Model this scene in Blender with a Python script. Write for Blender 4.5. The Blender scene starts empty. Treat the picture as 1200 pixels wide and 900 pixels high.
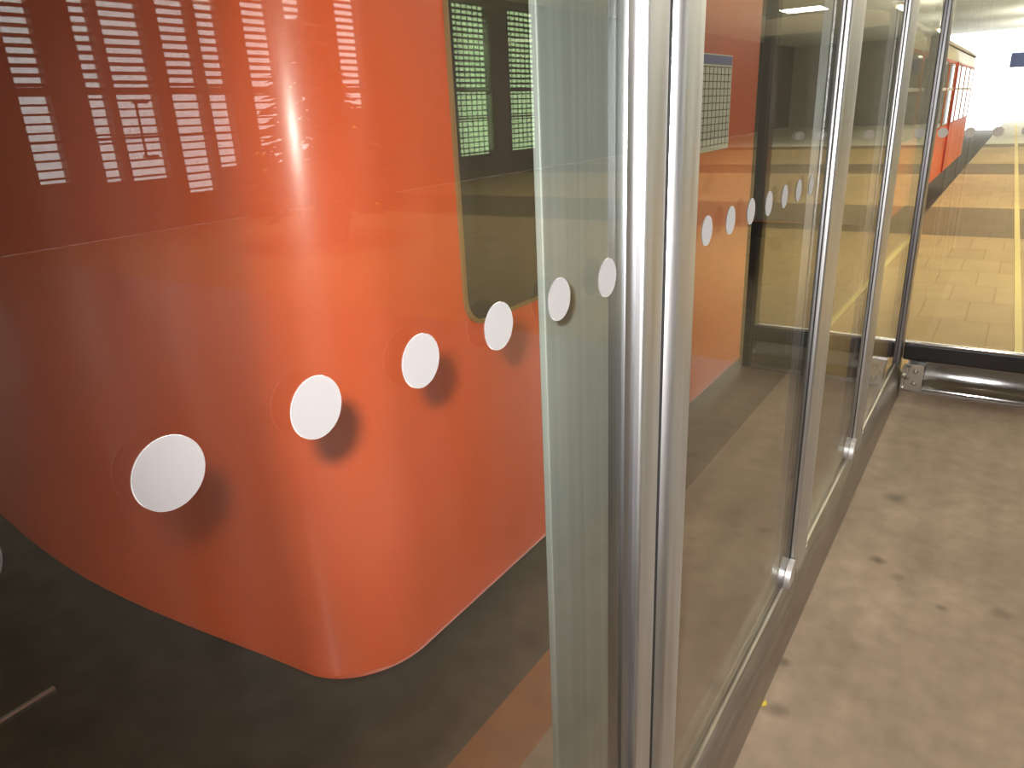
import bpy, bmesh, math, random
from mathutils import Matrix, Vector
random.seed(7)
S = bpy.context.scene
COL = S.collection
PI = math.pi

# ------------------------------------------------------------------ render look
S.view_settings.view_transform = 'Standard'
S.view_settings.look = 'None'
S.view_settings.gamma = 1.0
S.view_settings.use_curve_mapping = False
S.view_settings.exposure = 0.0
try:
    S.render.engine = 'CYCLES'
    S.cycles.use_denoising = True
    S.cycles.max_bounces = 14
    S.cycles.transparent_max_bounces = 24
    S.cycles.glossy_bounces = 8
    S.cycles.caustics_reflective = True
    S.cycles.sample_clamp_indirect = 6.0
    S.cycles.blur_glossy = 0.3
except Exception:
    pass

# ------------------------------------------------------------------ materials
def mat(name):
    m = bpy.data.materials.new(name)
    m.use_nodes = True
    nt = m.node_tree
    nt.nodes.clear()
    out = nt.nodes.new('ShaderNodeOutputMaterial')
    return m, nt, out

def lnk(nt, a, ao, b, bi):
    nt.links.new(a.outputs[ao], b.inputs[bi])

def principled(name, col, rough=.5, metal=0., noise=None, bump=0., spec=.5, coat=0., aniso=0., stretch=(1, 1, 1), var=.15, emit=None, coat_rough=.05, sheen=0.):
    m, nt, out = mat(name)
    b = nt.nodes.new('ShaderNodeBsdfPrincipled')
    b.inputs['Base Color'].default_value = (*col, 1)
    b.inputs['Roughness'].default_value = rough
    b.inputs['Metallic'].default_value = metal
    b.inputs['Specular IOR Level'].default_value = spec
    b.inputs['Coat Weight'].default_value = coat
    b.inputs['Coat Roughness'].default_value = coat_rough
    if sheen:
        b.inputs['Sheen Weight'].default_value = sheen; b.inputs['Sheen Roughness'].default_value = .5
    if aniso:
        b.inputs['Anisotropic'].default_value = aniso
    if emit:
        b.inputs['Emission Color'].default_value = (*emit[0], 1)
        b.inputs['Emission Strength'].default_value = emit[1]
    if noise:
        tc = nt.nodes.new('ShaderNodeTexCoord')
        mp = nt.nodes.new('ShaderNodeMapping')
        mp.inputs['Scale'].default_value = stretch
        n = nt.nodes.new('ShaderNodeTexNoise')
        n.inputs['Scale'].default_value = noise
        n.inputs['Detail'].default_value = 6
        lnk(nt, tc, 'Object', mp, 'Vector'); lnk(nt, mp, 'Vector', n, 'Vector')
        r = nt.nodes.new('ShaderNodeMapRange')
        r.inputs['From Min'].default_value = .25; r.inputs['From Max'].default_value = .75
        r.inputs['To Min'].default_value = 1 - var; r.inputs['To Max'].default_value = 1 + var
        lnk(nt, n, 'Fac', r, 'Value')
        mx = nt.nodes.new('ShaderNodeMix'); mx.data_type = 'RGBA'; mx.blend_type = 'MULTIPLY'
        mx.inputs[0].default_value = 1
        mx.inputs[6].default_value = (*col, 1)
        lnk(nt, r, 'Result', mx, 7)
        nt.links.new(mx.outputs[2], b.inputs['Base Color'])
        if metal > .5:
            r2 = nt.nodes.new('ShaderNodeMapRange')
            r2.inputs['To Min'].default_value = max(.02, rough * .75); r2.inputs['To Max'].default_value = rough * 1.25
            lnk(nt, n, 'Fac', r2, 'Value'); lnk(nt, r2, 'Result', b, 'Roughness')
        if bump:
            bp = nt.nodes.new('ShaderNodeBump')
            bp.inputs['Strength'].default_value = bump
            bp.inputs['Distance'].default_value = .004
            lnk(nt, n, 'Fac', bp, 'Height'); lnk(nt, bp, 'Normal', b, 'Normal')
    lnk(nt, b, 'BSDF', out, 'Surface')
    return m

def glass(name, tint=(.93, .96, .94), ior=1.52, dust_haze=.0028):
    # thin pane: clear transmission plus mirror reflection by Fresnel
    m, nt, out = mat(name)
    geo = nt.nodes.new('ShaderNodeNewGeometry')
    mr = nt.nodes.new('ShaderNodeMapRange')
    mr.inputs['To Min'].default_value = ior; mr.inputs['To Max'].default_value = 1 / ior
    lnk(nt, geo, 'Backfacing', mr, 'Value')
    fr = nt.nodes.new('ShaderNodeFresnel')
    lnk(nt, mr, 'Result', fr, 'IOR')
    tr = nt.nodes.new('ShaderNodeBsdfTransparent'); tr.inputs['Color'].default_value = (*tint, 1)
    gl = nt.nodes.new('ShaderNodeBsdfGlossy'); gl.inputs['Roughness'].default_value = 0.0
    gl.inputs['Color'].default_value = (1, 1, 1, 1)
    mx = nt.nodes.new('ShaderNodeMixShader')
    lnk(nt, fr, 'Fac', mx, 'Fac'); lnk(nt, tr, 'BSDF', mx, 1); lnk(nt, gl, 'BSDF', mx, 2)
    # thin film of dust and wiping streaks, also standing in for the flash-flare veil
    df = nt.nodes.new('ShaderNodeBsdfDiffuse'); df.inputs['Color'].default_value = (.62, .58, .56, 1)
    mp = nt.nodes.new('ShaderNodeMapping'); mp.inputs['Scale'].default_value = (1, 9, 1.2)
    n = nt.nodes.new('ShaderNodeTexNoise'); n.inputs['Scale'].default_value = 3; n.inputs['Detail'].default_value = 7
    lnk(nt, geo, 'Position', mp, 'Vector'); lnk(nt, mp, 'Vector', n, 'Vector')
    dr = nt.nodes.new('ShaderNodeMapRange'); dr.inputs['From Min'].default_value = .3; dr.inputs['From Max'].default_value = .75
    dr.inputs['To Min'].default_value = dust_haze * .4; dr.inputs['To Max'].default_value = dust_haze * 1.7
    lnk(nt, n, 'Fac', dr, 'Value')
    m2 = nt.nodes.new('ShaderNodeMixShader')
    lnk(nt, dr, 'Result', m2, 'Fac'); lnk(nt, mx, 'Shader', m2, 1); lnk(nt, df, 'BSDF', m2, 2)
    lnk(nt, m2, 'Shader', out, 'Surface')
    return m

def concrete_floor(name):
    m, nt, out = mat(name)
    b = nt.nodes.new('ShaderNodeBsdfPrincipled')
    b.inputs['Roughness'].default_value = .62
    b.inputs['Specular IOR Level'].default_value = .35
    geo = nt.nodes.new('ShaderNodeNewGeometry')
    def nz(scale, det, st=(1, 1, 1), rot=0):
        mp = nt.nodes.new('ShaderNodeMapping'); mp.inputs['Scale'].default_value = st
        mp.inputs['Rotation'].default_value = (0, 0, rot)
        n = nt.nodes.new('ShaderNodeTexNoise'); n.inputs['Scale'].default_value = scale
        n.inputs['Detail'].default_value = det
        lnk(nt, geo, 'Position', mp, 'Vector'); lnk(nt, mp, 'Vector', n, 'Vector')
        return n
    n1 = nz(1.6, 5); n2 = nz(14, 8); n3 = nz(2.2, 4, (3.5, .5, 1), .5)
    cr = nt.nodes.new('ShaderNodeValToRGB')
    e = cr.color_ramp.elements
    e[0].position = .3; e[0].color = (.285, .215, .16, 1)
    e[1].position = .72; e[1].color = (.43, .335, .25, 1)
    lnk(nt, n1, 'Fac', cr, 'Fac')
    def mul(prev, n, lo, hi, a=.3, c=.7):
        r = nt.nodes.new('ShaderNodeMapRange')
        r.inputs['From Min'].default_value = a; r.inputs['From Max'].default_value = c
        r.inputs['To Min'].default_value = lo; r.inputs['To Max'].default_value = hi
        nt.links.new(n, r.inputs['Value'])
        mx = nt.nodes.new('ShaderNodeMix'); mx.data_type = 'RGBA'; mx.blend_type = 'MULTIPLY'
        mx.inputs[0].default_value = 1
        nt.links.new(prev, mx.inputs[6]); nt.links.new(r.outputs['Result'], mx.inputs[7])
        return mx.outputs[2]
    c = mul(cr.outputs['Color'], n2.outputs['Fac'], .86, 1.1)
    c = mul(c, n3.outputs['Fac'], .82, 1.08)
    # trodden-in dark spots on the slab; the wide last one paints flash falloff
    for (x, y, rad, d) in [(-.192, 3.045, .045, .5), (-.183, 2.545, .028, .45), (.03, 2.36, .02, .6), (-.30, 1.66, .03, .6), (-.33, 1.86, .02, .55), (.19, 2.42, .03, .65), (-.11, 2.47, .025, .75), (-.05, 4.1, .35, .8)]:
        v = nt.nodes.new('ShaderNodeVectorMath'); v.operation = 'DISTANCE'
        v.inputs[1].default_value = (x, y, 0)
        w = nt.nodes.new('ShaderNodeVectorMath'); w.operation = 'MULTIPLY_ADD'
        w.inputs[1].default_value = (.03, .03, 0)
        lnk(nt, n2, 'Color', w, 0)
        lnk(nt, geo, 'Position', w, 2)
        lnk(nt, w, 'Vector', v, 0)
        c = mul(c, v.outputs['Value'], d, 1.0, rad * .3, rad * 1.3)
    nt.links.new(c, b.inputs['Base Color'])
    bp = nt.nodes.new('ShaderNodeBump'); bp.inputs['Strength'].default_value = .25; bp.inputs['Distance'].default_value = .003
    lnk(nt, n2, 'Fac', bp, 'Height'); lnk(nt, bp, 'Normal', b, 'Normal')
    lnk(nt, b, 'BSDF', out, 'Surface')
    return m

def banded_floor(name):
    # tan paving with crosswise darker strips
    m, nt, out = mat(name)
    b = nt.nodes.new('ShaderNodeBsdfPrincipled')
    b.inputs['Roughness'].default_value = .6
    b.inputs['Specular IOR Level'].default_value = .2
    geo = nt.nodes.new('ShaderNodeNewGeometry')
    sp = nt.nodes.new('ShaderNodeSeparateXYZ'); lnk(nt, geo, 'Position', sp, 'Vector')
    mr = nt.nodes.new('ShaderNodeMapRange'); mr.inputs['From Max'].default_value = 50
    lnk(nt, sp, 'Y', mr, 'Value')
    cr = nt.nodes.new('ShaderNodeValToRGB'); cr.color_ramp.interpolation = 'CONSTANT'
    A = (.44, .31, .135, 1); B = (.18, .125, .05, 1); Cc = (.6, .56, .45, 1)  # last tone is paler, painting the daylight spill at the far end
    stops = [(0, A), (9.7 / 50, B), (12.2 / 50, A), (17.3 / 50, B), (19.9 / 50, A), (25.6 / 50, B), (27.2 / 50, Cc)]
    el = cr.color_ramp.elements
    el[0].position = 0; el[0].color = A
    el[1].position = stops[1][0]; el[1].color = B
    for p, cc in stops[2:]:
        q = el.new(p); q.color = cc
    lnk(nt, mr, 'Result', cr, 'Fac')
    br = nt.nodes.new('ShaderNodeTexBrick')
    br.inputs['Color1'].default_value = (1, 1, 1, 1); br.inputs['Color2'].default_value = (.9, .88, .84, 1)
    br.inputs['Mortar'].default_value = (.75, .7, .6, 1); br.inputs['Scale'].default_value = 1
    br.inputs['Mortar Size'].default_value = .006; br.inputs['Brick Width'].default_value = .3; br.inputs['Row Height'].default_value = .6
    lnk(nt, geo, 'Position', br, 'Vector')
    n = nt.nodes.new('ShaderNodeTexNoise'); n.inputs['Scale'].default_value = 3; n.inputs['Detail'].default_value = 6
    lnk(nt, geo, 'Position', n, 'Vector')
    r = nt.nodes.new('ShaderNodeMapRange'); r.inputs['To Min'].default_value = .8; r.inputs['To Max'].default_value = 1.15
    lnk(nt, n, 'Fac', r, 'Value')
    c = cr.outputs['Color']
    for o in (br.outputs['Color'], r.outputs['Result']):
        mx = nt.nodes.new('ShaderNodeMix'); mx.data_type = 'RGBA'; mx.blend_type = 'MULTIPLY'; mx.inputs[0].default_value = 1
        nt.links.new(c, mx.inputs[6]); nt.links.new(o, mx.inputs[7]); c = mx.outputs[2]
    nt.links.new(c, b.inputs['Base Color'])
    lnk(nt, b, 'BSDF', out, 'Surface')
    return m

def emission(name, col, s):
    m, nt, out = mat(name)
    e = nt.nodes.new('ShaderNodeEmission'); e.inputs['Color'].default_value = (*col, 1); e.inputs['Strength'].default_value = s
    lnk(nt, e, 'Emission', out, 'Surface')
    return m

M = dict(
    glass=glass('clear_glass'),
    glass_green=glass('green_glass', (.80, .93, .66)),
    glass_side=glass('side_glass', (.96, .98, .97)),
    steel=principled('brushed_steel', (.66, .665, .68), .42, 1, noise=9, stretch=(6, 6, .25), var=.1),
    steel_panel=principled('satin_steel_panel', (.245, .247, .238), .62, .25, noise=7, stretch=(5, 9, .12), var=.18),
    steel_dark=principled('dark_steel', (.34, .34, .36), .4, 1, noise=9, stretch=(6, 6, .25), var=.1),
    bracket=principled('glint_wedge_steel', (.7, .7, .7), .45, 1),  # steel of the added glint wedges at the post feet
    endwall=principled('dark_end_wall', (.14, .14, .125), .5),
    chrome=principled('polished_steel', (.75, .75, .76), .12, 1),
    sill=principled('worn_steel_sill', (.40, .37, .34), .38, 1, noise=12, stretch=(8, .4, 8), var=.25),
    kick=principled('wavy_steel_kick', (.46, .45, .45), .075, 1, noise=5, stretch=(.8, 1, 2), var=.1, bump=.2),
    gasket=principled('black_rubber', (.018, .018, .02), .5),
    darkrail=principled('dark_metal_rail', (.06, .062, .068), .3, .7),
    orange=principled('orange_train_paint', (.84, .100, .013), .45, 0, noise=5, var=.04, coat=.5, coat_rough=.25, spec=.4),
    cream=principled('cream_train_paint', (.72, .62, .38), .4, coat=.2),
    roof=principled('train_roof_grey', (.42, .36, .30), .5),
    pane=principled('dark_train_glass', (.05, .042, .03), .03, 0, spec=.5),
    rubber=principled('window_rubber', (.30, .16, .05), .5),
    under=principled('dark_underframe', (.012, .011, .010), .8, spec=.1),
    dot=principled('frosted_white_film', (.085, .078, .079), .7, spec=.1, sheen=.5),
    floor=concrete_floor('worn_concrete'),
    outer=banded_floor('banded_paving'),
    strip=principled('rusty_edge_paint', (.32, .12, .045), .7, noise=8, var=.2),
    bed=principled('dark_track_bed', (.10, .08, .06), .9, noise=6, var=.35, bump=.8),
    hall_floor=principled('hall_floor', (.24, .20, .155), .35, noise=2.5, var=.15),
    yellow=principled('yellow_line_paint', (.6, .48, .16), .6),
    ceiling=principled('cream_ceiling', (.74, .72, .62), .8, noise=1.2, var=.08),
    wall=principled('plain_wall', (.5, .48, .44), .8, noise=2, var=.1),
    brown=principled('brown_frame', (.12, .075, .05), .5),
    slat=principled('dark_slat', (.10, .085, .075), .6),
    cable=principled('grey_cable', (.12, .12, .11), .6),
    blue=principled('blue_sign_face', (.10, .16, .42), .4),
    white=principled('white_paint', (.9, .9, .88), .5),
    leaf=principled('conifer_green', (.012, .03, .012), .8),
    gold=principled('gold_ball', (.9, .6, .18), .2, 1),
    pot=principled('brown_pot', (.10, .05, .03), .7),
    scrap=principled('yellow_scrap', (.75, .6, .08), .7),
    paper=principled('paper_sheet', (.92, .93, .84), .6),
    ink=principled('grey_print', (.20, .22, .18), .7),
    header=principled('blue_print', (.22, .24, .52), .6),
    red=principled('red_pillar_paint', (.45, .05, .03), .4),
    tube=emission('lamp_tube', (1, .86, .58), 14),
    rail=principled('worn_rail_steel', (.62, .58, .55), .3, 1),
)

# ------------------------------------------------------------------ mesh helpers
def box(bm, x0, x1, y0, y1, z0, z1, bev=0., seg=2):
    t = bmesh.new()
    bmesh.ops.create_cube(t, size=1)
    bmesh.ops.scale(t, vec=(abs(x1 - x0), abs(y1 - y0), abs(z1 - z0)), verts=t.verts)
    bmesh.ops.translate(t, vec=((x0 + x1) / 2, (y0 + y1) / 2, (z0 + z1) / 2), verts=t.verts)
    if bev:
        bmesh.ops.bevel(t, geom=list(t.edges), offset=bev, segments=seg, profile=.5, affect='EDGES')
    me = bpy.data.meshes.new('t'); t.to_mesh(me); t.free()
    bm.from_mesh(me); bpy.data.meshes.remove(me)

def prism(bm, pts, axis, a, b):
    """extrude a 2-D outline along an axis: 'y' (pts are x,z), 'z' (pts x,y) or 'x' (pts y,z)"""
    def P(p, t):
        return {'y': (p[0], t, p[1]), 'z': (p[0], p[1], t), 'x': (t, p[0], p[1])}[axis]
    A = [bm.verts.new(P(p, a)) for p in pts]; B = [bm.verts.new(P(p, b)) for p in pts]
    n = len(pts)
    fs = [bm.faces.new(A), bm.faces.new(B[::-1])]
    for i in range(n):
        fs.append(bm.faces.new((A[i], B[i], B[(i + 1) % n], A[(i + 1) % n])))
    bmesh.ops.recalc_face_normals(bm, faces=fs)

def tube(bm, p0, p1, r, seg=12):
    p0, p1 = Vector(p0), Vector(p1)
    d = p1 - p0
    q = d.to_track_quat('Z', 'Y').to_matrix().to_4x4()
    bmesh.ops.create_cone(bm, cap_ends=True, segments=seg, radius1=r, radius2=r, depth=d.length,
                          matrix=Matrix.Translation((p0 + p1) / 2) @ q)

def obj(name, bm, m, parent=None, smooth=False, loc=None):
    me = bpy.data.meshes.new(name)
    bm.normal_update(); bm.to_mesh(me); bm.free()
    me.materials.append(M[m] if isinstance(m, str) else m)
    if smooth:
        for p in me.polygons: p.use_smooth = True
        try: me.set_sharp_from_angle(angle=math.radians(35))
        except Exception: pass
    o = bpy.data.objects.new(name, me); COL.objects.link(o)
    if loc: o.location = loc
    if parent: o.parent = parent
    return o

def thing(name, label, cat, loc=(0, 0, 0), group=None):
    o = bpy.data.objects.new(name, None); o.empty_display_size = .05
    COL.objects.link(o); o.location = loc
    o['label'] = label; o['category'] = cat
    if group: o['group'] = group
    return o

def tag(o, label, cat, group=None):
    o['label'] = label; o['category'] = cat
    if group: o['group'] = group
    return o

def struct(name, bm, m, parent=None, smooth=False):
    o = obj(name, bm, m, parent, smooth)
    if parent is None: o['kind'] = 'structure'
    return o

def place(parent, *objs):
    """keep world-space meshes where they stand when their thing has its own origin"""
    for o in objs:
        o.parent = parent
        o.matrix_parent_inverse = parent.matrix_basis.inverted()

GX = -.395           # inner face of the glass line
FT = 0.0             # booth floor level
YB = 4.40            # the cross glass at the far end

# ------------------------------------------------------------------ setting
b = bmesh.new(); box(b, -.81, .42, -4, 2.0, -.25, 0); box(b, -.97, .42, 2.0, YB + .02, -.25, 0); struct('floor', b, 'floor')
b = bmesh.new(); box(b, -.97, -.81, -4, 2.0, -.25, -.001); struct('trim_1', b, 'strip')
b = bmesh.new(); box(b, -.97, 10.66, YB + .02, 46, -.25, -.002); struct('floor_outer', b, 'outer')
b = bmesh.new(); box(b, .42, 10.66, -4, YB + .02, -.25, 0); struct('floor_hall', b, 'hall_floor')
b = bmesh.new(); box(b, -8, -.97, -4, 50, -.75, -.55); struct('floor_track', b, 'bed')
b = bmesh.new(); box(b, -8.1, 10.9, -4.1, 46, 4.2, 4.35); struct('ceiling', b, 'ceiling')
b = bmesh.new(); box(b, -8.2, -8, -4, 46, -.75, 4.25); struct('wall_left', b, 'wall')
b = bmesh.new(); box(b, -8.1, 10.9, -4.2, -4, -.75, 4.25); struct('wall_back', b, 'wall')
# far end wall: open to daylight over the tracks and platform
b = bmesh.new(); box(b, 1.3, 10.9, 46, 46.2, -.25, 4.25); box(b, -8.1, -4.6, 46, 46.2, -.75, 4.25); struct('wall_far', b, 'wall')
# right-hand station wall with slatted windows and glazed doors
strips = [(5.15, 5.62, .86, 'w'), (6.10, 6.44, .80, 'w'), (6.52, 7.22, .78, 'd'), (7.44, 8.04, .50, 'd'), (8.12, 8.60, .86, 'w'),
          (9.02, 9.68, .84, 'w'), (9.95, 10.5, .84, 'w'), (11.2, 11.9, 1.75, 'w'), (14.9, 16.4, .55, 'g'), (17.2, 18.7, .55, 'g'), (3.4, 4.3, .86, 'w')]
strips.sort()
WX = 10.66
ZT = 4.05
b = bmesh.new()
y = -4
for (y0, y1, zs, k) in strips:
    box(b, WX, WX + .2, y, y0, 0, 4.25)
    box(b, WX, WX + .2, y0, y1, 0, zs)
    box(b, WX, WX + .2, y0, y1, ZT, 4.25)
    y = y1
box(b, WX, WX + .2, y, 46.2, 0, 4.25)
struct('wall_right', b, 'brown')
wn = dn = 0
for (y0, y1, zs, k) in strips:
    if k == 'd':
        dn += 1; nm = 'door_%d' % dn
    else:
        wn += 1; nm = 'window_%d' % wn
    b = bmesh.new()
    t = .02
    box(b, WX - .02, WX + .1, y0, y0 + t, zs, ZT); box(b, WX - .02, WX + .1, y1 - t, y1, zs, ZT)
    box(b, WX - .02, WX + .1, y0, y1, zs, zs + t); box(b, WX - .02, WX + .1, y0, y1, ZT - t, ZT)
    box(b, WX - .02, WX + .1, y0, y1, 2.06, 2.16)
    box(b, WX - .02, WX + .06, y0, y1, 1.42, 1.46)
    fr = struct(nm, b, 'brown')
    b = bmesh.new(); box(b, WX + .05, WX + .056, y0 + t, y1 - t, zs + t, ZT - t)
    obj('glazing', b, 'glass_green' if k == 'g' else 'glass', fr)
    b = bmesh.new()
    z = zs + .06
    while z < ZT - .04:
        h = .052 if z > 2.16 else .030
        box(b, WX + .10, WX + .115, y0 + .01, y1 - .01, z, z + h)
        z += .125
    if k == 'g':
        yy = y0 + .1
        while yy < y1:
            box(b, WX + .12, WX + .13, yy, yy + .03, zs, ZT); yy += .22
    obj('blind', b, 'slat', fr)
    if k == 'd' and dn == 1:
        b = bmesh.new()
        for a, c in (((WX - .09, 6.78, 1.15), (WX - .09, 6.78, 1.95)), ((WX - .09, 6.78, 1.15), (WX - .01, 6.78, 1.15)), ((WX - .09, 6.78, 1.95), (WX - .01, 6.78, 1.95))):
            tube(b, a, c, .02)
        tube(b, (WX - .09, 6.78, 1.15), (WX - .09, 6.98, 1.15), .022); tube(b, (WX - .09, 6.78, 1.95), (WX - .09, 6.98, 1.95), .022)
        obj('handle', b, 'gasket', fr)

# bushy decorated conifer out in the hall (seen mirrored in the glass)
t = thing('potted_conifer', 'dark bushy conifer with gold balls mirrored in the orange train corner', 'tree', (6.9, 6.95, 0))
b = bmesh.new()
bmesh.ops.create_cone(b, cap_ends=True, segments=20, radius1=.26, radius2=.36, depth=.42, matrix=Matrix.Translation((0, 0, .21)))
obj('pot', b, 'pot', t)
b = bmesh.new()
rnd = random.Random(3)
for i in range(900):
    h = rnd.random() ** 1.35
    r = .98 * (1 - h) + .06
    a = rnd.random() * 2 * PI
    rr = r * (rnd.random() ** .35)
    c = Vector((rr * math.cos(a), rr * math.sin(a), .42 + 2.3 * h))
    d = Vector((math.cos(a), math.sin(a), -.25 + rnd.random() * .3)).normalized() * .22
    s = Vector((-math.sin(a), math.cos(a), 0)) * .07
    v = [b.verts.new(c + s), b.verts.new(c + d), b.verts.new(c - s), b.verts.new(c + Vector((0, 0, .06)))]
    b.faces.new((v[0], v[1], v[3])); b.faces.new((v[1], v[2], v[3])); b.faces.new((v[0], v[2], v[1]))
obj('foliage', b, 'leaf', t)
b = bmesh.new(); tube(b, (0, 0, .1), (0, 0, 2.5), .05); obj('trunk', b, 'pot', t)
for i in range(26):
    h = rnd.random(); a = rnd.random() * 2 * PI; r = .98 * (1 - h) + .1
    b = bmesh.new(); bmesh.ops.create_uvsphere(b, u_segments=10, v_segments=8, radius=.04, matrix=Matrix.Translation((r * math.cos(a), r * math.sin(a), .5 + 2.2 * h)))
    obj('bauble', b, 'gold', t, True)

# ------------------------------------------------------------------ the orange train
TX = -1.14; TC = -2.30
def plan(inset, ylead, Y0, Y1):
    hw = TX - TC - inset                # half width
    r = .215
    pts = [(TC + hw, Y1 - inset)]
    yf = Y0 + ylead
    cx, cy = TC + hw - r, yf + r + .03
    n = 18
    for i in range(n + 1):
        a = PI / 2 * i / n
        pts.append((cx + r * math.cos(a), cy - (r + .03) * math.sin(a)))
    for i in range(1, 16):
        u = i / 16
        x = cx + (2 * TC - 2 * cx) * u
        pts.append((x, yf - .075 * math.sin(PI * u) ** 1.2))
    cx2 = 2 * TC - cx
    for i in range(n + 1):
        a = PI / 2 * (1 - i / n)
        pts.append((cx2 - r * math.cos(a), cy - (r + .03) * math.sin(a)))
    pts.append((TC - hw, Y1 - inset))
    return pts
def rrect(y0, y1, z0, z1, r, n=6):
    P = []
    for (cy, cz, a0) in ((y1 - r, z1 - r, 0), (y0 + r, z1 - r, 90), (y0 + r, z0 + r, 180), (y1 - r, z0 + r, 270)):
        for i in range(n + 1):
            a = math.radians(a0 + 90 * i / n)
            P.append((cy + r * math.cos(a), cz + r * math.sin(a)))
    return P
def train_car(label, Y0, Y1, bogies, windows):
    car = thing('train_car', label, 'train', (TC, (Y0 + Y1) / 2, -.41))
    def shell(rings, m, name, cap_bottom=False, cap_top=False):
        b = bmesh.new()
        R = []
        for (z, ins, lead) in rings:
            R.append([b.verts.new((x, y, z)) for (x, y) in plan(ins, lead, Y0, Y1)])
        for A, B in zip(R, R[1:]):
            n = len(A)
            for i in range(n):
                b.faces.new((A[i], B[i], B[(i + 1) % n], A[(i + 1) % n]))
        if cap_bottom: b.faces.new(R[0])
        if cap_top: b.faces.new(R[-1][::-1])
        bmesh.ops.recalc_face_normals(b, faces=b.faces)
        o = obj(name, b, m, None, True); place(car, o); return o
    shell([(.235, .05, .05), (.205, .018, .018), (.20, 0, 0), (.215, -.004, -.004), (.235, 0, 0), (1.0, 0, .0), (2.0, 0, .03)], 'orange', 'body', cap_bottom=True)
    shell([(2.0, -.002, .03), (2.02, .0, .035), (2.2, .02, .08)], 'cream', 'upper_band')
    shell([(2.2, .0, .07), (2.23, .0, .08), (2.33, .12, .2), (2.42, .42, .5), (2.45, .8, .9)], 'roof', 'roof', cap_top=True)
    b = bmesh.new(); box(b, TC - .7, TC + .7, Y0 + .65, Y1 - .2, -.1, .23)
    o = obj('underframe', b, 'under'); place(car, o)
    for yb in bogies:
        b = bmesh.new(); box(b, TC - .3, TC + .3, yb - .7, yb + .7, -.2, -.08, .01)
        g = obj('bogie', b, 'under'); place(car, g)
        for sx in (-1, 1):
            for dy in (-.45, .45):
                b = bmesh.new(); tube(b, (TC + sx * .36 - .05, yb + dy, -.21), (TC + sx * .36 + .05, yb + dy, -.21), .2, 24)
                o = obj('wheel', b, 'under'); place(g, o)
    for (y0, y1, z0, z1, r, bar) in windows:
        b = bmesh.new(); prism(b, rrect(y0, y1, z0, z1, r), 'x', TX - .02, TX + .004)
        w = obj('window', b, 'pane'); place(car, w)
        b = bmesh.new()
        O = rrect(y0 - .008, y1 + .008, z0 - .008, z1 + .008, r + .008); I = rrect(y0 + .003, y1 - .003, z0 + .003, z1 - .003, r)
        X0, X1 = TX - .01, TX + .008
        v = [[b.verts.new((x, p[0], p[1])) for p in L] for x, L in ((X0, O), (X1, O), (X1, I), (X0, I))]
        n = len(O)
        for A, B in zip(v, v[1:] + v[:1]):
            for i in range(n):
                b.faces.new((A[i], A[(i + 1) % n], B[(i + 1) % n], B[i]))
        bmesh.ops.recalc_face_normals(b, faces=b.faces)
        g = obj('gasket', b, 'rubber'); place(w, g)
        if bar:
            b = bmesh.new(); box(b, TX, TX + .012, y0, y1, 1.56, 1.6, .003)
            g = obj('glazing_bar', b, 'white'); place(w, g)
    return car
train = train_car('near orange train car with rounded front corner behind the white dotted glass', .942, 3.92, (2.5,), [(1.462, 2.75, 1.03, 1.97, .07, False)])
fw = []
y = 9.5
while y < 19:
    fw.append((y, y + .95, 1.03, 1.96, .06, True)); y += 1.15
far = train_car('distant orange train car with a row of windows near the bright tunnel end', 9.0, 20.0, (11.0, 18.0), fw)
b = bmesh.new(); box(b, TX - .01, TX + .03, 15.28, 15.38, .22, 2.0, .008)
o = obj('door_post', b, 'red'); place(far, o)
b = bmesh.new(); box(b, TC - 1.06, TC + 1.06, 8.82, 9.05, .22, 2.2, .03)
o = obj('end_wall', b, 'endwall'); place(far, o)
# printed timetable sheet fixed to the train side
b = bmesh.new(); box(b, TX, TX + .006, 3.06, 3.50, 1.35, 1.74, .001)
nt_ = obj('notice', b, 'paper'); place(train, nt_); nt_['label'] = 'pale gridded sheet with blue header on the train side'
b = bmesh.new(); box(b, TX + .005, TX + .008, 3.07, 3.49, 1.70, 1.735); o = obj('header_bar', b, 'header'); place(nt_, o)
b = bmesh.new()
for i in range(1, 9):
    yy = 3.06 + .44 * i / 9; box(b, TX + .005, TX + .0075, yy - .002, yy + .002, 1.37, 1.69)
for i in range(12):
    zz = 1.375 + .315 * i / 11; box(b, TX + .005, TX + .0075, 3.075, 3.485, zz - .002, zz + .002)
o = obj('printed_grid', b, 'ink'); place(nt_, o)

# thin shiny steel bar in the dark below the train front
b = bmesh.new(); prism(b, [(-.012, 0), (.012, 0), (.012, .016), (.007, .022), (-.007, .022), (-.012, .016)], 'y', -.3, .87)
rl = obj('steel_bar', b, 'rail', loc=(-2.90, 0, -.55)); tag(rl, 'thin shiny steel bar end on the dark track bed, lower left', 'bar')

# ------------------------------------------------------------------ glass wall on the left
def disc(yc, zc, xf, r=.0235):
    b = bmesh.new()
    bmesh.ops.create_cone(b, cap_ends=True, segments=48, radius1=r, radius2=r, depth=.0012, matrix=Matrix.Translation((xf + .0007, yc, zc)) @ Matrix.Rotation(PI / 2, 4, 'Y'))
    return b
DOT0, DSP, DZ = .2078, .1161, 1.3568
def pane(name, label, y0, y1, z0, z1, dots, group=None, m='glass', dz=0, dr=.0235):
    t = thing(name, label, 'glass panel', (GX, (y0 + y1) / 2, z0), group)
    b = bmesh.new(); box(b, GX - .010, GX, y0, y1, z0, z1, .0008, 1)
    o = obj('glass_pane', b, m); place(t, o)
    for k in dots:
        o = obj('marker_dot', disc(DOT0 + DSP * k, DZ + dz, GX, dr), 'dot'); place(t, o)
    return t
TOPZ = 2.55
SZ = .165
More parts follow.
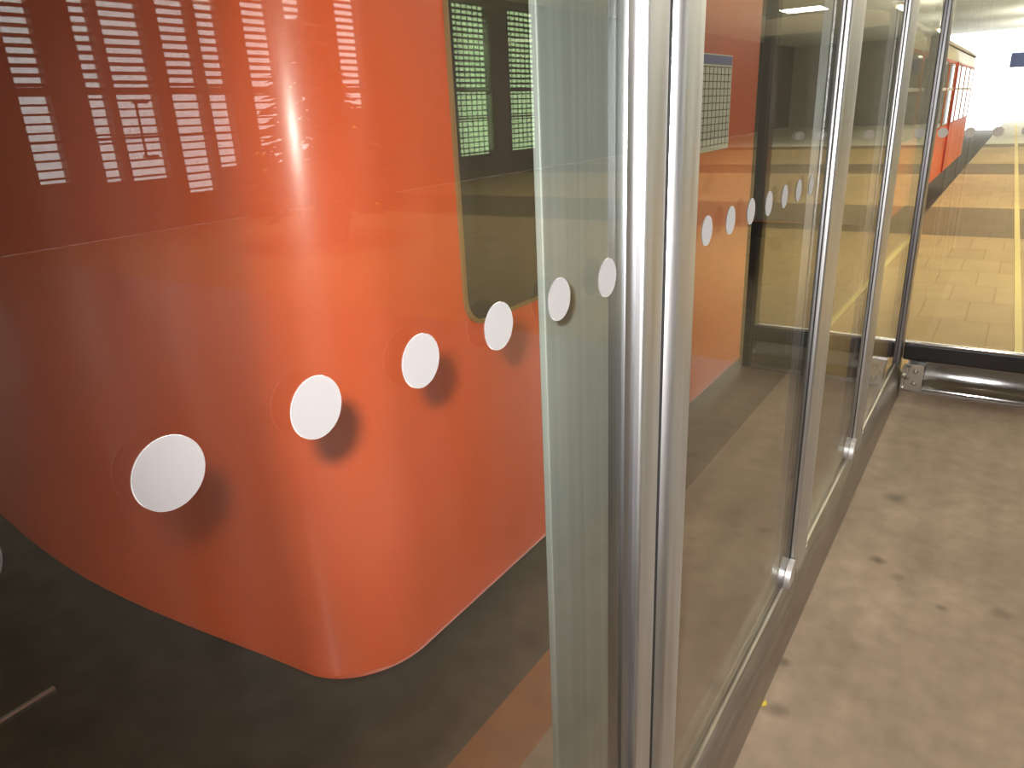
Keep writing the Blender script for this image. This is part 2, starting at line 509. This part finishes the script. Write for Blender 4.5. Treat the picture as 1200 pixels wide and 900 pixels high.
# nearest leaf with its steel stile
leaf = pane('glass_door', 'nearest large glass leaf with white dots in front of the orange train', -1.2, .832, SZ, TOPZ, range(-3, 6))
leaf['category'] = 'glass door'
b = bmesh.new()
box(b, GX - .022, GX + .004, .834, .866, SZ, TOPZ, .003)            # recessed edge trim
o = obj('edge_trim', b, 'steel_dark', None, True); place(leaf, o)
b = bmesh.new()
def bowed(y0, y1, xb, xf, bow, n=10, rl=.006):
    P = [(xb, y1), (xb, y0)]
    r = .006
    m = 12
    for i in range(m + 1):
        a = PI / 2 * i / m
        P.append((xf - rl + rl * math.sin(a), y0 + rl - rl * math.cos(a)))
    for i in range(1, n):
        u = i / n
        P.append((xf + bow * math.sin(PI * u), y0 + rl + (y1 - y0 - r - rl) * u))
    for i in range(5):
        a = PI / 2 * i / 4
        P.append((xf - r + r * math.cos(a), y1 - r + r * math.sin(a)))
    return P
prism(b, bowed(.868, .934, GX - .035, GX + .014, .003), 'z', SZ, TOPZ)
o = obj('stile', b, 'steel', None, True); place(leaf, o)
# wide satin steel panel behind the pane
b = bmesh.new()
box(b, -.522, -.510, .831, 1.16, 0, TOPZ, .002)
pn = obj('metal_partition', b, 'steel_panel', None, False)
tag(pn, 'wide grey satin steel panel standing behind the glass beside the first post', 'panel')

def post(y0, y1, label, proud=.035, z0=SZ, bow=.005, gas=.003, m='steel', wedge=None, gf=.002, rl=.008):
    t = thing('frame_post', label, 'post', (GX, (y0 + y1) / 2, z0), 'steel posts of the glass wall')
    b = bmesh.new(); prism(b, bowed(y0, y1, GX - .05, GX + proud, bow, 10, rl), 'z', z0, TOPZ)
    o = obj('post', b, m, None, True); place(t, o)
    b = bmesh.new(); box(b, GX - .03, GX + gf, y0 - gas, y0 + .002, z0, TOPZ)
    box(b, GX - .03, GX + .006, y1 - .002, y1 + gas, z0, TOPZ)
    o = obj('seal', b, 'gasket'); place(t, o)
    b = bmesh.new(); box(b, GX - .045, GX + proud + .002, y0 - .008, y1 + .008, z0, z0 + .025, .003)
    o = obj('foot_plate', b, 'chrome'); place(t, o)
    if wedge:  # added wedge, shaped to throw the flash back as a glint
        l, h = wedge
        b = bmesh.new(); prism(b, [(y0 - .006, z0 + .001)] + [(y0 - .006 - l * math.sin(PI / 2 * i / 10), z0 + .001 + h * math.cos(PI / 2 * i / 10)) for i in range(11)], 'x', GX + .001, GX + .018)
        o = obj('glint_wedge', b, 'bracket', None, True); place(t, o)
    return t
post(.948, 1.03, 'broad bright steel post nearest the viewer, beside the grey panel', .024, bow=.003, gas=.008, gf=.010, rl=.022)
post(2.03, 2.20, 'second steel post from the viewer, past the first wide gap', .014, wedge=(.06, .07))
post(3.02, 3.20, 'third steel post, between the second post and the corner post', .014, wedge=(.055, .07))
post(4.31, 4.45, 'dark corner post where the two glass walls meet', .018, z0=.02, bow=.002, m='steel_dark')
pane('glass_partition', 'glass panel with faint dots between the first and second steel posts', 1.040, 2.018, SZ, TOPZ, range(8, 15), 'glass panels between posts', dz=.004)
pane('glass_partition', 'narrow glass panel between the second and third steel posts', 2.212, 3.008, SZ, TOPZ, [], 'glass panels between posts')
pane('glass_partition', 'narrowest looking glass panel between the third post and the corner post', 3.212, 4.298, SZ, TOPZ, [], 'glass panels between posts')
# bottom sill
b = bmesh.new()
prism(b, [(GX + .04, 0), (GX + .04, .012), (GX + .036, .10), (GX + .030, .125), (GX + .004, SZ), (GX - .05, SZ), (GX - .05, 0)], 'y', -1.2, 4.30)
sl = obj('bottom_sill', b, 'sill', None, True)
tag(sl, 'long worn steel sill under the left glass wall along the concrete floor', 'sill')

# ------------------------------------------------------------------ cross glass at the far end
XR = .40
t = thing('glass_screen', 'cross glass screen with a dark bottom rail at the booth end', 'glass panel', (0, YB, 0))
b = bmesh.new(); box(b, GX + .024, XR - .002, YB, YB + .01, .27, TOPZ, .0008, 1); o = obj('glass_pane', b, 'glass_side'); place(t, o)
b = bmesh.new(); box(b, GX + .024, XR - .002, YB - .03, YB + .03, .168, .262, .010); o = obj('bottom_rail', b, 'darkrail'); place(t, o)
b = bmesh.new(); tube(b, (GX + .024, YB - .022, .268), (XR - .002, YB - .022, .268), .011, 16); o = obj('rail_bead', b, 'chrome', None, True); place(t, o)
b = bmesh.new(); prism(b, [(YB + .02, 0), (YB - .06, 0), (YB - .06, .014), (YB - .052, .03), (YB - .044, .05), (YB - .036, .058), (YB - .028, .075), (YB - .019, .098), (YB - .011, .125), (YB - .006, .150), (YB - .004, .167), (YB + .02, .167)], 'x', GX + .052, XR - .002)
o = obj('kick_plate', b, 'kick', None, True); place(t, o)
for k in range(7):
    x = -.344 + .1165 * k
    if x > XR - .05: break
    b = bmesh.new()
    bmesh.ops.create_cone(b, cap_ends=True, segments=40, radius1=.0235, radius2=.0235, depth=.0012, matrix=Matrix.Translation((x, YB - .0007, DZ)) @ Matrix.Rotation(PI / 2, 4, 'X'))
    o = obj('marker_dot', b, 'white'); place(t, o)
b = bmesh.new(); prism(b, bowed(YB - .04, YB + .06, XR, XR + .06, .003), 'z', 0, TOPZ)
o = obj('corner_post', b, 'darkrail', None, True); tag(o, 'dark right-hand corner post seen mirrored in the second pane', 'post')
# bolted bracket in the corner
t = thing('corner_bracket', 'shiny bolted steel bracket low in the corner by the far sill', 'bracket', (GX + .06, YB - .05, 0))
b = bmesh.new(); box(b, GX + .042, GX + .05, YB - .20, YB - .075, .01, .16, .002); o = obj('side_plate', b, 'chrome'); place(t, o)
b = bmesh.new(); box(b, GX + .05, GX + .14, YB - .070, YB - .064, .01, .16, .002); o = obj('back_plate', b, 'chrome'); place(t, o)
for (x, y, z, ax) in ((GX + .055, YB - .16, .05, 'Y'), (GX + .055, YB - .16, .12, 'Y'), (GX + .10, YB - .074, .05, 'X'), (GX + .10, YB - .074, .12, 'X')):
    b = bmesh.new(); bmesh.ops.create_uvsphere(b, u_segments=14, v_segments=10, radius=.013, matrix=Matrix.Translation((x, y, z)))
    o = obj('bolt', b, 'chrome', None, True); place(t, o)

# head rail and roof of the booth (above the picture)
# yellow line on the outer paving
b = bmesh.new()
pts = [(.17, 4.6), (.212, 4.6), (-.37, 42.0), (-.47, 42.0)]
prism(b, pts, 'z', -.002, .004)
o = obj('floor_line', b, 'yellow'); tag(o, 'yellow painted line along the tan paving beyond the cross glass', 'floor line')

# yellow scrap by the sill
b = bmesh.new()
v = [b.verts.new(p) for p in ((-.352, 1.638, .002), (-.344, 1.640, .005), (-.341, 1.650, .003), (-.347, 1.659, .008), (-.352, 1.652, .004))]
b.faces.new(v)
e = bmesh.ops.extrude_face_region(b, geom=b.faces[:]); bmesh.ops.translate(b, vec=(0, 0, .003), verts=[g for g in e['geom'] if isinstance(g, bmesh.types.BMVert)])
bmesh.ops.recalc_face_normals(b, faces=b.faces)
o = obj('leaf_scrap', b, 'scrap'); tag(o, 'tiny yellow scrap on the concrete against the steel sill', 'scrap')

# hanging blue sign, ceiling cable, lamps
t = thing('hanging_sign', 'small blue blank sign hanging from the ceiling at the right edge', 'sign', (-.30, 18.0, 1.92))
b = bmesh.new(); box(b, -.46, .14, 17.98, 18.02, 1.92, 2.18, .02); o = obj('sign_face', b, 'blue'); place(t, o)
for x in (-.30, .0):
    b = bmesh.new(); tube(b, (x, 18, 2.17), (x, 18, 4.2), .004); o = obj('hanger', b, 'cable'); place(t, o)
b = bmesh.new(); tube(b, (-.95, 16, 4.16), (3, 16, 4.16), .035)
o = obj('ceiling_pipe', b, 'cable', None, True); tag(o, 'dark thin pipe running across the pale ceiling', 'pipe')
k = 0
for (x, y, s) in ((.8, 7.5, 1), (.8, 12, 1), (.8, 17, 1), (.8, 22, 1), (.8, 28, 1), (.8, 35, 1), (.8, 41, 1)):  # last two lamps added to lighten the dark far ceiling
    t = thing('ceiling_light', ['first', 'second', 'third', 'fourth', 'fifth', 'added sixth', 'added farthest'][k] + ' tube lamp under the ceiling beyond the cross glass', 'ceiling light', (x, y, 2.6), 'tube lamps over the far platform')
    k += 1
    b = bmesh.new(); box(b, x - .09, x + .09, y - .65, y + .65, 2.61, 2.64, .01); o = obj('housing', b, 'white'); place(t, o)
    for yy in (y - .5, y + .5):
        b = bmesh.new(); tube(b, (x, yy, 2.63), (x, yy, 4.2), .006); o = obj('hanger', b, 'cable'); place(t, o)
    b = bmesh.new(); tube(b, (x, y - .6, 2.58), (x, y + .6, 2.58), .02); o = obj('tube', b, 'tube', None, True); place(t, o)
    L = bpy.data.lights.new('tube_glow', 'AREA'); L.shape = 'RECTANGLE'; L.size = .2; L.size_y = 1.2
    L.energy = 12; L.color = (1, .86, .62)
    lo = bpy.data.objects.new('tube_glow', L); COL.objects.link(lo); lo.location = (x, y, 2.55)
    L.spread = math.radians(100)
    L = bpy.data.lights.new('ceiling_fill', 'AREA'); L.shape = 'RECTANGLE'; L.size = .2; L.size_y = 1.2  # unseen upward fill added to brighten the ceiling
    L.energy = 240; L.color = (1, .95, .84)
    lo = bpy.data.objects.new('ceiling_fill', L); COL.objects.link(lo); lo.location = (x, y, 2.67); lo.rotation_euler = (PI, 0, 0)

# weak unseen fill, added for ambient light in the booth
L = bpy.data.lights.new('booth_fill', 'AREA'); L.shape = 'RECTANGLE'; L.size = .3; L.size_y = 1.2; L.energy = 15; L.color = (1, .92, .8)
lo = bpy.data.objects.new('booth_fill', L); COL.objects.link(lo); lo.location = (.05, 1.9, 4.1)

# unseen fills added to brighten the hall, its mirror image and the posts
for (x, y) in ((3.2, -1.5), (6.5, 6.5), (6.5, 11.5), (5.5, 18), (5.5, 26)):
    L = bpy.data.lights.new('hall_fill', 'AREA'); L.shape = 'RECTANGLE'; L.size = 1.2; L.size_y = 1.2; L.energy = (45 if y < 0 else 150); L.color = (1, .9, .76)
    lo = bpy.data.objects.new('hall_fill', L); COL.objects.link(lo); lo.location = (x, y, 4.1)

# the camera's own flash, a hand's breadth above and left of the lens
L = bpy.data.lights.new('flash', 'SPOT'); L.shadow_soft_size = .010; L.spot_size = math.radians(108); L.spot_blend = 1; L.energy = 162; L.color = (1, .97, .93)
fl = bpy.data.objects.new('flash', L); COL.objects.link(fl); fl.location = (-.028, 0.0, 1.572)

# ------------------------------------------------------------------ daylight outside
W = bpy.data.worlds.new('daylight'); S.world = W; W.use_nodes = True
bg = W.node_tree.nodes['Background']
bg.inputs['Color'].default_value = (.96, .98, 1, 1); bg.inputs['Strength'].default_value = 4.2

# ------------------------------------------------------------------ camera
cam = bpy.data.cameras.new('camera'); cam.sensor_fit = 'HORIZONTAL'; cam.sensor_width = 36
cam.lens = 36 * 856.2 / 1200; cam.clip_start = .02; cam.clip_end = 200
co = bpy.data.objects.new('camera', cam); COL.objects.link(co)
co.matrix_world = Matrix(((.83256984, -.15783613, .53095689, 0), (.55210737, .31394341, -.77240986, 0), (-.04477623, .93623036, .3485223, 1.55), (0, 0, 0, 1)))
S.camera = co
aim = co.matrix_world.to_3x3() @ Vector((220, 60, -856.2))
fl.rotation_euler = aim.to_track_quat('-Z', 'Y').to_euler()
